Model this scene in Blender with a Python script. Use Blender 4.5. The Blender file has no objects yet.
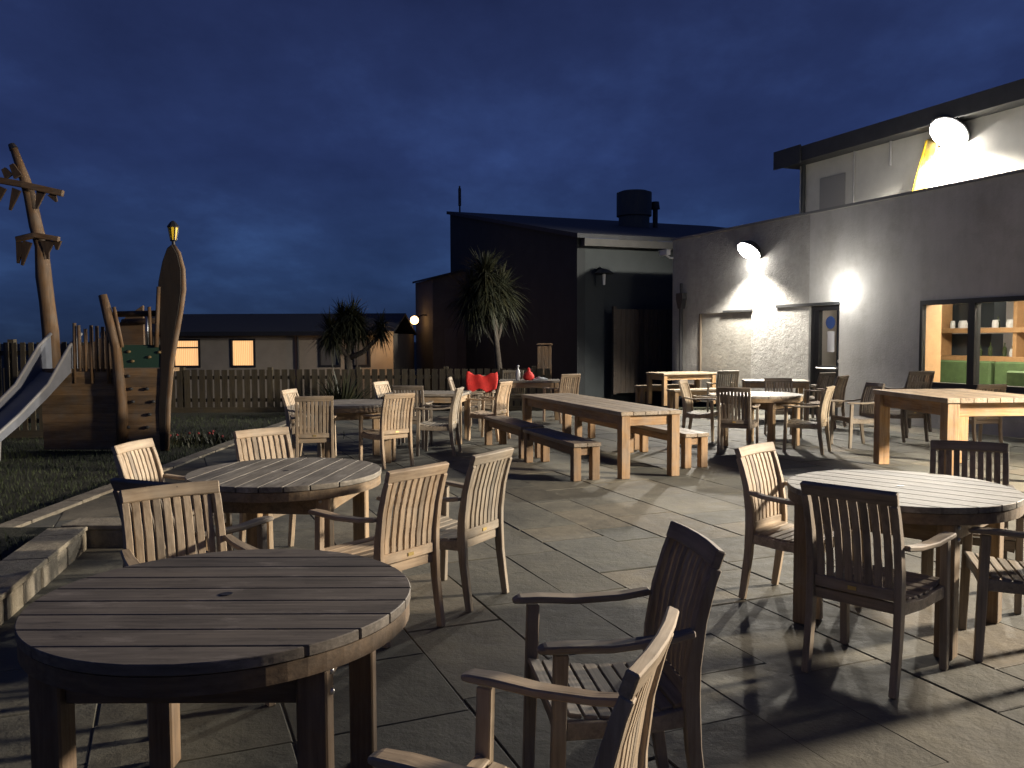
import bpy, bmesh, math, random
from mathutils import Vector as V, Matrix
random.seed(7)
R = math.radians
S = bpy.context.scene
COL = S.collection

# ------------------------------------------------------------------ materials
def new_mat(name):
    m = bpy.data.materials.new(name); m.use_nodes = True
    nt = m.node_tree
    b = nt.nodes['Principled BSDF']
    return m, nt, b

def N(nt, kind, **kw):
    n = nt.nodes.new(kind)
    for k, v in kw.items():
        if k in n.inputs: n.inputs[k].default_value = v
        else: setattr(n, k, v)
    return n

def ramp(nt, fac, stops):
    r = nt.nodes.new('ShaderNodeValToRGB')
    els = r.color_ramp.elements
    while len(els) < len(stops): els.new(.5)
    for e, (p, c) in zip(els, stops):
        e.position = p; e.color = (*c, 1)
    nt.links.new(fac, r.inputs[0])
    return r.outputs[0]

def mixc(nt, a, b, fac, mode='MIX'):
    n = nt.nodes.new('ShaderNodeMix'); n.data_type = 'RGBA'; n.blend_type = mode
    for sock, v in ((n.inputs[0], fac), (n.inputs[6], a), (n.inputs[7], b)):
        if hasattr(v, 'links'): nt.links.new(v, sock)
        elif isinstance(v, tuple): sock.default_value = (*v, 1)
        else: sock.default_value = v
    return n.outputs[2]

def coords(nt, scale=(1, 1, 1), rot=(0, 0, 0), kind='Object', loc=(0,0,0)):
    t = nt.nodes.new('ShaderNodeTexCoord')
    mp = nt.nodes.new('ShaderNodeMapping')
    mp.inputs['Scale'].default_value = scale
    mp.inputs['Rotation'].default_value = rot
    mp.inputs['Location'].default_value = loc
    nt.links.new(t.outputs[kind], mp.inputs[0])
    return mp.outputs[0]

def noise(nt, vec, scale, detail=4, rough=.55, out=0):
    n = nt.nodes.new('ShaderNodeTexNoise')
    n.inputs['Scale'].default_value = scale; n.inputs['Detail'].default_value = detail
    n.inputs['Roughness'].default_value = rough
    nt.links.new(vec, n.inputs['Vector'])
    return n.outputs[out]

def bump(nt, b, h, strength=.3, dist=.01):
    n = nt.nodes.new('ShaderNodeBump')
    n.inputs['Strength'].default_value = strength; n.inputs['Distance'].default_value = dist
    nt.links.new(h, n.inputs['Height'])
    nt.links.new(n.outputs[0], b.inputs['Normal'])

_w = {}
def wood(axis, lo, hi, key, rough=.7, stain=.5):
    """weathered timber, grain running along the given local axis"""
    k = (axis, key)
    if k in _w: return _w[k]
    m, nt, b = new_mat('%s_grain_%s' % (key, axis))
    sc = {'x': (1.5, 40, 40), 'y': (40, 1.5, 40), 'z': (40, 40, 1.5)}[axis]
    g = noise(nt, coords(nt, sc), 1.6, 6, .6)
    big = noise(nt, coords(nt, (3, 3, 3)), 1.7, 5, .65)
    isl = nt.nodes.new('ShaderNodeNewGeometry').outputs['Random Per Island']
    oi = nt.nodes.new('ShaderNodeObjectInfo')
    c = ramp(nt, g, [(.28, lo), (.72, hi)])
    grey = tuple(.33 * sum(hi) * k2 for k2 in (1.0, .97, .9))
    c = mixc(nt, c, grey, ramp(nt, big, [(.4, (0, 0, 0)), (.7, (stain,) * 3)]))
    v = ramp(nt, isl, [(0, (.66, .66, .66)), (.4, (.95, .92, .88)), (1, (1.08, 1.06, 1.03))])
    sc2 = {'x': (2, 14, 14), 'y': (14, 2, 14), 'z': (14, 14, 2)}[axis]
    wear = noise(nt, coords(nt, sc2, loc=(3, 1, 7)), 1.0, 7, .7)
    c = mixc(nt, c, ramp(nt, wear, [(.3, (.55, .54, .52)), (.5, (1, 1, 1)), (.7, (1.3, 1.28, 1.24))]), .85, 'MULTIPLY')
    c = mixc(nt, c, v, 1.0, 'MULTIPLY')
    if key in ('grey_tabletop', 'scrubbed_pine'):      # scuffs and pale rubbed spots
        sc3 = {'x': (3, 9, 9), 'y': (9, 3, 9), 'z': (9, 9, 3)}[axis]
        scf = noise(nt, coords(nt, sc3, loc=(5, 2, 1)), 1.3, 10, .75)
        c = mixc(nt, c, (.42, .40, .37), ramp(nt, scf, [(.555, (0, 0, 0)), (.64, (.6,) * 3)]))
        c = mixc(nt, c, (.06, .052, .045), ramp(nt, scf, [(.36, (.6,) * 3), (.43, (0, 0, 0))]))
    c = mixc(nt, c, oi.outputs['Color'], 1.0, 'MULTIPLY')
    nt.links.new(c, b.inputs['Base Color'])
    b.inputs['Roughness'].default_value = rough
    bump(nt, b, g, .35, .004)
    _w[k] = m
    return m

def plain(name, col, rough=.6, metal=0, nscale=0, amp=.3, bmp=0, bscale=60):
    m, nt, b = new_mat(name)
    b.inputs['Roughness'].default_value = rough; b.inputs['Metallic'].default_value = metal
    if nscale:
        n = noise(nt, coords(nt), nscale, 6, .65)
        c = ramp(nt, n, [(.25, tuple(x * (1 - amp) for x in col)), (.75, tuple(min(1, x * (1 + amp)) for x in col))])
        nt.links.new(c, b.inputs['Base Color'])
    else:
        b.inputs['Base Color'].default_value = (*col, 1)
    if bmp:
        bump(nt, b, noise(nt, coords(nt), bscale, 5, .6), bmp, .02)
    return m

def emit(name, col, s):
    m, nt, b = new_mat(name)
    b.inputs['Base Color'].default_value = (*col, 1)
    b.inputs['Emission Color'].default_value = (*col, 1)
    b.inputs['Emission Strength'].default_value = s
    return m

TEAK = dict(lo=(.235, .19, .14), hi=(.44, .375, .295), key='weathered_teak')
GREYT = dict(rough=.62, lo=(.11, .104, .094), hi=(.27, .256, .23), key='grey_tabletop')
RIMW = dict(lo=(.19, .13, .075), hi=(.36, .265, .16), key='table_timber')
PINE = dict(lo=(.24, .145, .065), hi=(.44, .29, .145), key='oiled_pine')
PTOP = dict(rough=.5, lo=(.22, .18, .13), hi=(.43, .37, .285), key='scrubbed_pine')
SHIP = dict(lo=(.09, .052, .022), hi=(.20, .12, .058), key='larch_log')
HULL = dict(lo=(.17, .105, .05), hi=(.28, .18, .09), key='hull_plank')
FENC = dict(lo=(.04, .033, .018), hi=(.095, .078, .044), key='fence_paling')
def W(ax, d): return wood(ax, **d)

M_steel = plain('galvanised_steel', (.55, .55, .55), .35, .9)
M_brass = plain('brass_plate', (.65, .5, .2), .35, .8)
M_black = plain('black_powder_coat', (.018, .018, .02), .45)
M_dark = plain('dark_paint', (.03, .032, .034), .6, 0, 6, .3)

# ------------------------------------------------------------------ mesh helpers
def box(bm, c, s, rz=0, rx=0, ry=0):
    m = Matrix.Translation(V(c)) @ Matrix.Rotation(rz, 4, 'Z') @ Matrix.Rotation(ry, 4, 'Y') @ Matrix.Rotation(rx, 4, 'X') @ Matrix.Diagonal((*s, 1))
    bmesh.ops.create_cube(bm, size=1, matrix=m)

def box2(bm, a, b):
    box(bm, [(p + q) / 2 for p, q in zip(a, b)], [abs(q - p) for p, q in zip(a, b)])

def sweep(bm, pts, w, t, side):
    """rectangular bar along pts; w across 'side', t across the other way; w,t numbers or lists"""
    pts = [V(p) for p in pts]; side = V(side).normalized()
    n = len(pts); rings = []
    for i, p in enumerate(pts):
        d = (pts[min(i + 1, n - 1)] - pts[max(i - 1, 0)]).normalized()
        o = d.cross(side).normalized(); sd = o.cross(d).normalized()
        ww = w[i] if isinstance(w, (list, tuple)) else w
        tt = t[i] if isinstance(t, (list, tuple)) else t
        rings.append([bm.verts.new(p + sd * ww / 2 * a + o * tt / 2 * b) for a, b in ((-1, -1), (1, -1), (1, 1), (-1, 1))])
    for r0, r1 in zip(rings, rings[1:]):
        for k in range(4):
            bm.faces.new((r0[k], r0[(k + 1) % 4], r1[(k + 1) % 4], r1[k]))
    bm.faces.new(rings[0][::-1]); bm.faces.new(rings[-1])

def tube(bm, pts, r, seg=10):
    pts = [V(p) for p in pts]; n = len(pts); rings = []
    for i, p in enumerate(pts):
        d = (pts[min(i + 1, n - 1)] - pts[max(i - 1, 0)]).normalized()
        a = V((0, 0, 1)) if abs(d.z) < .9 else V((1, 0, 0))
        u = d.cross(a).normalized(); v = d.cross(u)
        rr = r[i] if isinstance(r, (list, tuple)) else r
        rings.append([bm.verts.new(p + (u * math.cos(2 * math.pi * k / seg) + v * math.sin(2 * math.pi * k / seg)) * rr) for k in range(seg)])
    for r0, r1 in zip(rings, rings[1:]):
        for k in range(seg):
            bm.faces.new((r0[k], r0[(k + 1) % seg], r1[(k + 1) % seg], r1[k]))
    bm.faces.new(rings[0][::-1]); bm.faces.new(rings[-1])

def prism(bm, poly, vec):
    """closed polygon (3D points) extruded by vec"""
    a = [bm.verts.new(V(p)) for p in poly]; b = [bm.verts.new(V(p) + V(vec)) for p in poly]
    n = len(a)
    bm.faces.new(a[::-1]); bm.faces.new(b)
    for i in range(n): bm.faces.new((a[i], a[(i + 1) % n], b[(i + 1) % n], b[i]))

def lathe(bm, prof, c=(0, 0, 0), seg=24):
    c = V(c); rings = []
    for r, z in prof:
        rings.append([bm.verts.new(c + V((r * math.cos(2 * math.pi * k / seg), r * math.sin(2 * math.pi * k / seg), z))) for k in range(seg)])
    for r0, r1 in zip(rings, rings[1:]):
        for k in range(seg): bm.faces.new((r0[k], r0[(k + 1) % seg], r1[(k + 1) % seg], r1[k]))
    bm.faces.new(rings[0][::-1]); bm.faces.new(rings[-1])

def ball(bm, c, r, sub=2, sc=(1, 1, 1)):
    bmesh.ops.create_icosphere(bm, subdivisions=sub, radius=r, matrix=Matrix.Translation(V(c)) @ Matrix.Diagonal((*sc, 1)))

def obj(name, bm, mat, parent=None, bevel=0, smooth=False, loc=None, rz=0):
    bmesh.ops.recalc_face_normals(bm, faces=bm.faces)
    if bevel: bmesh.ops.bevel(bm, geom=list(bm.edges), offset=bevel, segments=1, affect='EDGES', clamp_overlap=True)
    me = bpy.data.meshes.new(name); bm.to_mesh(me); bm.free()
    me.materials.append(mat)
    if smooth:
        for p in me.polygons: p.use_smooth = True
    o = bpy.data.objects.new(name, me); COL.objects.link(o)
    if parent: o.parent = parent
    if loc: o.location = loc
    if rz: o.rotation_euler.z = rz
    return o

def B(): return bmesh.new()

def tag(o, label, cat, group=None, kind=None):
    if label: o['label'] = label
    if cat: o['category'] = cat
    if group: o['group'] = group
    if kind: o['kind'] = kind
    return o

def empty(name, label, cat, loc=(0, 0, 0), rz=0, group=None):
    o = bpy.data.objects.new(name, None); COL.objects.link(o)
    o.location = loc; o.rotation_euler.z = rz; o.empty_display_size = .1
    return tag(o, label, cat, group)

def children(o): return [c for c in bpy.data.objects if c.parent == o]

def copy_tree(o, parent=None):
    c = o.copy(); COL.objects.link(c)
    if parent: c.parent = parent
    for ch in children(o): copy_tree(ch, c)
    return c

def tint(root, col):
    for c in children(root):
        c.color = (*col, 1); tint(c, col)

# ------------------------------------------------------------------ wall frame (the lit building stands along this line)
O = V((4.25, 22.3, 0)); EU = V((.379, -.925, 0)); EN = V((.925, .379, 0))
WRZ = math.atan2(-.925, .379)
def wpt(u, d, z): return O + EU * u + EN * d + V((0, 0, z))     # d > 0 goes into the building

# ------------------------------------------------------------------ ground, lawn, paving
def ground_h(x, y):
    t = min(1, max(0, (y - 19.6) / 7)); return -.05 - .85 * (t * t * (3 - 2 * t))
bm = B()
xs = [-400, -120, -50, -25, -14, -9, -5, 0, 5, 10, 20, 50, 120, 400]
ys = [-60, -20, -5, 3, 8, 13, 17, 19.6, 20.6, 21.6, 22.6, 23.6, 24.6, 25.6, 26.6, 30, 40, 80, 200, 600]
g = [[bm.verts.new((x, y, ground_h(x, y))) for x in xs] for y in ys]
for j in range(len(ys) - 1):
    for i in range(len(xs) - 1):
        bm.faces.new((g[j][i], g[j][i + 1], g[j + 1][i + 1], g[j + 1][i]))
m, nt, b = new_mat('rough_turf')
n1 = noise(nt, coords(nt), 1.3, 6, .7); n2 = noise(nt, coords(nt), 40, 4, .7)
c = ramp(nt, n1, [(.3, (.014, .016, .008)), (.7, (.025, .028, .012))])
nt.links.new(c, b.inputs['Base Color']); b.inputs['Roughness'].default_value = 1
bump(nt, b, n2, .8, .04)
M_turf = m
tag(obj('ground', bm, M_turf), None, None, kind='structure')

def clip(poly, a, bb, c):      # keep a*x+b*y>=c
    out = []
    for i, p in enumerate(poly):
        q = poly[(i + 1) % len(poly)]
        dp = a * p[0] + bb * p[1] - c; dq = a * q[0] + bb * q[1] - c
        if dp >= 0: out.append(p)
        if dp * dq < 0:
            t = dp / (dp - dq); out.append((p[0] + (q[0] - p[0]) * t, p[1] + (q[1] - p[1]) * t))
    return out
# flags laid in courses running across from the building, random lengths
bm = B()
rng = random.Random(11)
v = -26.0
fwd = V((-.379, .925, 0)); side = V((.925, .379, 0))
a0 = V((0, 0, 0))
def area(poly): return abs(sum(p[0] * q[1] - q[0] * p[1] for p, q in zip(poly, poly[1:] + poly[:1]))) / 2
s = -13.0
while s < 12.2:                                   # columns parallel to the wall
    w_ = rng.choice([.42, .55, .62, .75])
    t = -4 + rng.random()
    while t < 24:
        L = rng.choice([.45, .6, .75, .9, 1.05]) * rng.uniform(.95, 1.05)
        gp = .0025
        q = [side * (s + gp) + fwd * (t + gp), side * (s + w_ - gp) + fwd * (t + gp), side * (s + w_ - gp) + fwd * (t + L - gp), side * (s + gp) + fwd * (t + L - gp)]
        q = [(p.x + rng.uniform(-.005, .005), p.y + rng.uniform(-.005, .005)) for p in q]
        for h in ((1, 0, -4.25), (0, -1, -18.6), (0, 1, -1.5), (-.925, -.379, -(O.dot(EN)) - .02)):
            q = clip(q, *h)
            if len(q) < 3: break
        if len(q) >= 3 and area(q) > .01:
            cx = sum(p[0] for p in q) / len(q); cy = sum(p[1] for p in q) / len(q)
            k = .985; z0 = rng.uniform(-.004, .002); tx = rng.uniform(-.004, .004); ty = rng.uniform(-.004, .004)
            top = [bm.verts.new((cx + (p[0] - cx) * k, cy + (p[1] - cy) * k, z0 + (p[0] - cx) * tx + (p[1] - cy) * ty)) for p in q]
            mid = [bm.verts.new((p[0], p[1], z0 - .005 + (p[0] - cx) * tx + (p[1] - cy) * ty)) for p in q]
            bot = [bm.verts.new((p[0], p[1], -.045)) for p in q]
            bm.faces.new(top)
            for i in range(len(q)):
                j = (i + 1) % len(q)
                bm.faces.new((top[i], mid[i], mid[j], top[j])); bm.faces.new((mid[i], bot[i], bot[j], mid[j]))
        t += L
    s += w_
m, nt, b = new_mat('riven_flagstone')
P = coords(nt)
n1 = noise(nt, P, 1.1, 6, .6); n2 = noise(nt, P, 7, 8, .7); n3 = noise(nt, P, 55, 4, .7)
isl = nt.nodes.new('ShaderNodeNewGeometry').outputs['Random Per Island']
c = ramp(nt, isl, [(0, (.078, .078, .067)), (.3, (.128, .126, .108)), (.55, (.098, .103, .094)), (.8, (.15, .145, .12)), (1, (.16, .14, .108))])
c = mixc(nt, c, ramp(nt, n1, [(.32, (.5, .51, .5)), (.68, (1.2, 1.17, 1.08))]), .95, 'MULTIPLY')
c = mixc(nt, c, ramp(nt, n2, [(.35, (.7, .7, .7)), (.62, (1.05, 1.04, 1.0))]), .8, 'MULTIPLY')
nt.links.new(c, b.inputs['Base Color'])
nt.links.new(ramp(nt, n2, [(.3, (.66,) * 3), (.7, (.9,) * 3)]), b.inputs['Roughness'])
hs = nt.nodes.new('ShaderNodeMath'); hs.operation = 'MULTIPLY_ADD'; hs.inputs[1].default_value = .12
nt.links.new(n3, hs.inputs[0]); nt.links.new(n2, hs.inputs[2])
bump(nt, b, hs.outputs[0], .42, .025)
tag(obj('patio_paving', bm, m), None, None, kind='structure')
bm = B()
vs = [bm.verts.new(p) for p in ((-4.25, -1.5, -.009), (12.6, -1.5, -.009), (12.6, 2, -.009), (5.8, 18.6, -.009), (-4.25, 18.6, -.009))]
bm.faces.new(vs)
tag(obj('patio_bedding', bm, plain('dark_jointing', (.105, .1, .086), .95, 0, 9, .4)), None, None, kind='structure')

# raised lawn behind the stone edging (top sheet and its inner edge)
KA = V((-1.62, -.9, 0)); KB = V((-3.28, 6.41, 0))          # inner line of the stone edging
kd = (KB - KA).normalized(); kn = V((-kd.y, kd.x, 0))       # kn points to the lawn
bm = B()
prism(bm, [tuple(KA + kn * .26 + V((0, 0, -.05))), tuple(KB + kn * .26 - kd * .0 + V((0, 0, -.05))), (-3.6, 6.66, -.05), (-14, 6.66, -.05), (-14, -.9, -.05)], (0, 0, .16))
tag(obj('lawn', bm, M_turf), None, None, kind='structure')
# grass blades
bm = B(); rng = random.Random(3)
def blade(bm, p, h, w, az, lean):
    d = V((math.cos(az), math.sin(az), 0)); sd = V((-d.y, d.x, 0)) * w
    p = V(p)
    a = bm.verts.new(p - sd); b_ = bm.verts.new(p + sd); c_ = bm.verts.new(p + d * lean * h * .4 + V((0, 0, h * .6)) + sd * .6); d_ = bm.verts.new(p + d * lean * h * .4 + V((0, 0, h * .6)) - sd * .6)
    e = bm.verts.new(p + d * lean * h + V((0, 0, h)))
    bm.faces.new((a, b_, c_, d_)); bm.faces.new((d_, c_, e))
for i in range(26000):
    y = rng.uniform(3.5, 13) if rng.random() < .8 else rng.uniform(13, 18); x = rng.uniform(-10, -3.2)
    z = .105
    if y > 6.66: z = -.05
    if y < 6.41 and (V((x, y, 0)) - KA).dot(kn) < .29: continue
    if 6.3 < y < 6.78 and x > -4.2: continue
    if y > 6.66 and x > -4.4: continue
    blade(bm, (x, y, z), rng.uniform(.03, .07), .004, rng.uniform(0, 6.28), rng.uniform(.2, .9))
m, nt, b = new_mat('lawn_grass')
c = ramp(nt, noise(nt, coords(nt), 1.2, 4), [(.3, (.018, .032, .008)), (.7, (.038, .052, .014))])
nt.links.new(c, b.inputs['Base Color']); b.inputs['Roughness'].default_value = .8
tag(obj('grass', bm, m), 'short mown grass on the lawn beside the patio', 'grass', kind='stuff')

# low stone edging wall: blocks in one course
def stone_mat(name, lo, hi):
    m, nt, b = new_mat(name)
    P = coords(nt); n1 = noise(nt, P, 9, 7, .7)
    isl = nt.nodes.new('ShaderNodeNewGeometry').outputs['Random Per Island']
    c = mixc(nt, ramp(nt, n1, [(.3, lo), (.7, hi)]), ramp(nt, isl, [(0, (.7,) * 3), (1, (1.1, 1.08, 1.0))]), 1, 'MULTIPLY')
    nt.links.new(c, b.inputs['Base Color']); b.inputs['Roughness'].default_value = .85
    bump(nt, b, noise(nt, P, 14, 8, .75), .8, .03)
    return m
M_stone = stone_mat('edging_stone', (.17, .15, .12), (.34, .31, .25))
edge = empty('stone_edging', 'low stone edging wall beside the raised lawn, left of the nearest tables', 'low wall', (0, 0, 0))
bm = B(); cop = B(); rng = random.Random(5)
def course(p, q, off=0):
    d = (q - p).normalized(); nn = V((-d.y, d.x, 0)); L = (q - p).length; t = 0
    while t < L - .05:
        l = min(rng.uniform(.3, .55), L - t)
        j = rng.uniform(-.008, .012)
        c = p + d * (t + l / 2) + nn * (.125 + off)
        box(bm, (c.x, c.y, .045), (l - .012, .24 + j, .19), math.atan2(d.y, d.x))
        t += l
    t = 0
    while t < L - .05:
        l = min(rng.uniform(.6, .9), L - t)
        c = p + d * (t + l / 2) + nn * (.135 + off)
        box(cop, (c.x, c.y, .157), (l - .008, .285, .034 + rng.uniform(-.003, .003)), math.atan2(d.y, d.x))
        t += l
course(KA, KB)
obj('stone_course', bm, M_stone, edge, .012); obj('coping', cop, M_stone, edge, .006)
bm = B(); cop = B()
course(KB + V((-.22, .03, 0)), V((-2.62, 6.44, 0)))
obj('stone_course', bm, M_stone, edge, .012); obj('coping', cop, M_stone, edge, .006)
bm = B(); y = 6.72
while y < 18.2:
    l = rng.uniform(.6, .9); box(bm, (-4.33, y + l / 2, -.012), (.2, l - .01, .075 + rng.uniform(-.006, .006)), rng.uniform(-.01, .01)); y += l
tag(obj('flush_kerb', bm, M_stone, None, .006), 'flush line of narrow stones dividing the far lawn from the paving', 'kerb')

# ------------------------------------------------------------------ chairs
CW = .20     # half distance between back post centres
def make_chair():
    root = empty('garden_armchair', '', 'chair')
    def ppt(z):    # rear post centre line, side view
        pr = [(0, 0), (.12, .018), (.28, .04), (.44, .05), (.55, .045), (.7, .022), (.82, -.012), (.92, -.05)]
        for (z0, y0), (z1, y1) in zip(pr, pr[1:]):
            if z <= z1: return y0 + (y1 - y0) * (z - z0) / (z1 - z0)
        return -.05
    zs = [0, .12, .28, .4, .46, .55, .7, .82, .868]
    TZ, TX, TY = W('z', TEAK), W('x', TEAK), W('y', TEAK)
    for sx in (-1, 1):
        bm = B()
        sweep(bm, [(sx * (CW + .006), ppt(z), z) for z in zs], .034, [.04, .045, .05, .055, .055, .05, .042, .036, .034], (1, 0, 0))
        obj('leg', bm, TZ, root, .004)
        bm = B()
        sweep(bm, [(sx * .245, .505, 0), (sx * .245, .495, .3), (sx * .245, .485, .635)], .036, [.04, .045, .045], (1, 0, 0))
        obj('leg', bm, TZ, root, .004)
        bm = B()
        sweep(bm, [(sx * .226, ppt(.655) + .02, .668), (sx * .234, .16, .652), (sx * .245, .33, .646), (sx * .25, .46, .655), (sx * .25, .535, .655), (sx * .25, .56, .648)],
              [.04, .05, .06, .064, .056, .03], [.024, .024, .024, .024, .024, .016], (1, 0, 0))
        obj('armrest', bm, TY, root, .005)
    bm = B()   # top rail, bowed back a little
    pts = [(x, ppt(.89) - .013 * (1 - (x / CW) ** 2) + .002, .897 + .002 * (1 - (x / CW) ** 2)) for x in (-CW - .022, -.1, 0, .1, CW + .022)]
    sweep(bm, pts, .062, .032, (0, -.36, 1)); obj('top_rail', bm, TX, root, .005)
    bm = B()
    pts = [(x, ppt(.445) - .012 * (1 - (x / CW) ** 2), .448) for x in (-CW + .012, -.1, 0, .1, CW - .012)]
    sweep(bm, pts, .055, .026, (0, 0, 1)); lr = obj('lower_rail', bm, TX, root, .004)
    bm = B(); box(bm, (0, ppt(.445) - .027, .448), (.04, .003, .018)); obj('maker_plate', bm, M_brass, lr)
    bm = B()
    for k in range(8):
        x = -.159 + k * .318 / 7
        bw = 1 - (x / CW) ** 2
        sweep(bm, [(x, ppt(z) - .009 * bw, z) for z in (.474, .55, .7, .82, .872)], .035, .012, (1, 0, 0))
    obj('back_slats', bm, TZ, root, .003)
    def sz(y): t = (y - .05) / .46; return .425 - .028 * math.sin(math.pi * min(1, max(0, t)) ** .9) + .012 * t
    bm = B()
    for k in range(9):
        y = .075 + k * .0515
        hw = .185 + .04 * min(1, (y - .05) / .3)
        box(bm, (0, y, sz(y)), (2 * hw, .044, .016), 0, math.atan2(sz(y + .01) - sz(y - .01), .02))
    obj('seat', bm, TX, root, .003)
    bm = B()
    for sx in (-1, 1):
        sweep(bm, [(sx * (CW + .0), .07, .383), (sx * .222, .26, .372), (sx * .24, .47, .388)], .024, [.06, .05, .06], (1, 0, 0))
    sweep(bm, [(-.225, .488, .384), (-.12, .488, .394), (0, .488, .397), (.12, .488, .394), (.225, .488, .384)], .022, [.07, .05, .045, .05, .07], (0, 1, 0))
    sweep(bm, [(-.19, .06, .385), (.19, .06, .385)], .022, .05, (0, 1, 0))
    obj('seat_frame', bm, TX, root, .003)
    return root
PROTO = make_chair(); _first = [True]
crng = random.Random(21)
def chair(x, y, rz, label, shade=None, z=0, grp='wooden garden armchairs around the patio tables'):
    if _first[0]: o = PROTO; _first[0] = False
    else: o = copy_tree(PROTO)
    o.location = (x, y, z); o.rotation_euler.z = R(rz)
    o['label'] = label; o['category'] = 'chair'; o['group'] = grp
    s_ = shade or crng.choice([(1, .97, .92), (.9, .9, .87), (1.08, 1, .9), (.8, .81, .8)])
    tint(o, s_)
    return o
WARM = (1.12, 1.03, .92); GREY = (.8, .82, .82); SHADE_TINT = (.55, .56, .58); LIT_TINT = (1.25, 1.2, 1.12)  # palest and darkest tints paint light and shade into the chair wood
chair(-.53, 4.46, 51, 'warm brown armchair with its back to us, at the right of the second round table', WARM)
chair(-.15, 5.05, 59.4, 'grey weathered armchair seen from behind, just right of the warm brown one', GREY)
chair(1.55, 3.81, -46, 'dark armchair seen from behind, back in shadow, at the round table on the right', (.75, .74, .72))  # darker tint paints in the shadow on this back
chair(1.56, 5.25, -135, 'brightly lit pale armchair at the left end of the right round table', LIT_TINT)
chair(2.93, 5.36, 154, 'dark-railed armchair behind the right round table, only its upper back showing', SHADE_TINT)
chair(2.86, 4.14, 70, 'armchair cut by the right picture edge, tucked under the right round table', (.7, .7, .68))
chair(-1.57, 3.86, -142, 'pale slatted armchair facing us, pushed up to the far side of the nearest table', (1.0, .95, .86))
chair(-1.75, 4.05, -25, 'dark armchair with its back just behind the pale one at the nearest table', SHADE_TINT)
chair(-2.48, 5.55, -97, 'brightly lit armchair by the lawn, left of the second round table', LIT_TINT)
chair(-1.87, 6.31, -135, 'brightly lit armchair facing us over the far side of the second round table', LIT_TINT)
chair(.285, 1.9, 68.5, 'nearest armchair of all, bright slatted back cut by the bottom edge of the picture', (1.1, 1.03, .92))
chair(.59, 2.86, 98.7, 'black-looking shadowed armchair beyond the nearest chair, arms pointing left', (.62, .62, .62))  # tint lowered to carry the chair's shadow
chair(-2.97, 11.3, -101, 'narrow lit armchair at the left end of the small far round table', LIT_TINT)
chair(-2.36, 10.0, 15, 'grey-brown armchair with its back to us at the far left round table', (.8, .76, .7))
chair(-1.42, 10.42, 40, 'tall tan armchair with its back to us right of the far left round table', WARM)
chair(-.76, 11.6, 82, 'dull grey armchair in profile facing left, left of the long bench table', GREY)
chair(-2.05, 13.3, -112, 'small bright chair back poking up between the tan armchair and the fence', LIT_TINT)
chair(-1.5, 12.15, -4, 'dark armchair seen from behind just over the tan chair, at the far square table', SHADE_TINT)
chair(-.13, 13.2, 65, 'lit tan armchair back turned right, beside the red jacket', (1.2, 1.05, .88))
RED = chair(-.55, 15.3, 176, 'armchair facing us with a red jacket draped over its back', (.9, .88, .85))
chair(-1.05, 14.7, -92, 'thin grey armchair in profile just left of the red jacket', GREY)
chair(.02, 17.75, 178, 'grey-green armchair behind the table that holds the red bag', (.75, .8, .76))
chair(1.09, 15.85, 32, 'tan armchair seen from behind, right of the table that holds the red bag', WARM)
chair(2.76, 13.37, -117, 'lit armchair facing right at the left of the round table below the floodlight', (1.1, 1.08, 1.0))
chair(3.03, 11.45, -24, 'dark armchair silhouetted in front of the round table by the building', SHADE_TINT)
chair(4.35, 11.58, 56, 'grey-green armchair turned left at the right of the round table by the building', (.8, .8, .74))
chair(4.4, 13.85, 174, 'dark armchair facing us behind the round table by the building', SHADE_TINT)
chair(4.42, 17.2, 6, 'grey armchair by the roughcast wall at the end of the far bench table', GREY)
chair(6.02, 16.1, 30, 'dark armchair standing in front of the black door', SHADE_TINT)
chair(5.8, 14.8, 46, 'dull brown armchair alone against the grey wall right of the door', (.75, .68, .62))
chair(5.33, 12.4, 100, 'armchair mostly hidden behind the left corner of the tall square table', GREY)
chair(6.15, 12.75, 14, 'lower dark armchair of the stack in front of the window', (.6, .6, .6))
chair(6.165, 12.69, 14, 'upper dark armchair of the stack in front of the window', SHADE_TINT, z=.16)
chair(6.78, 11.9, 8, 'armchair seen between the legs of the tall square table', WARM)

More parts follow.
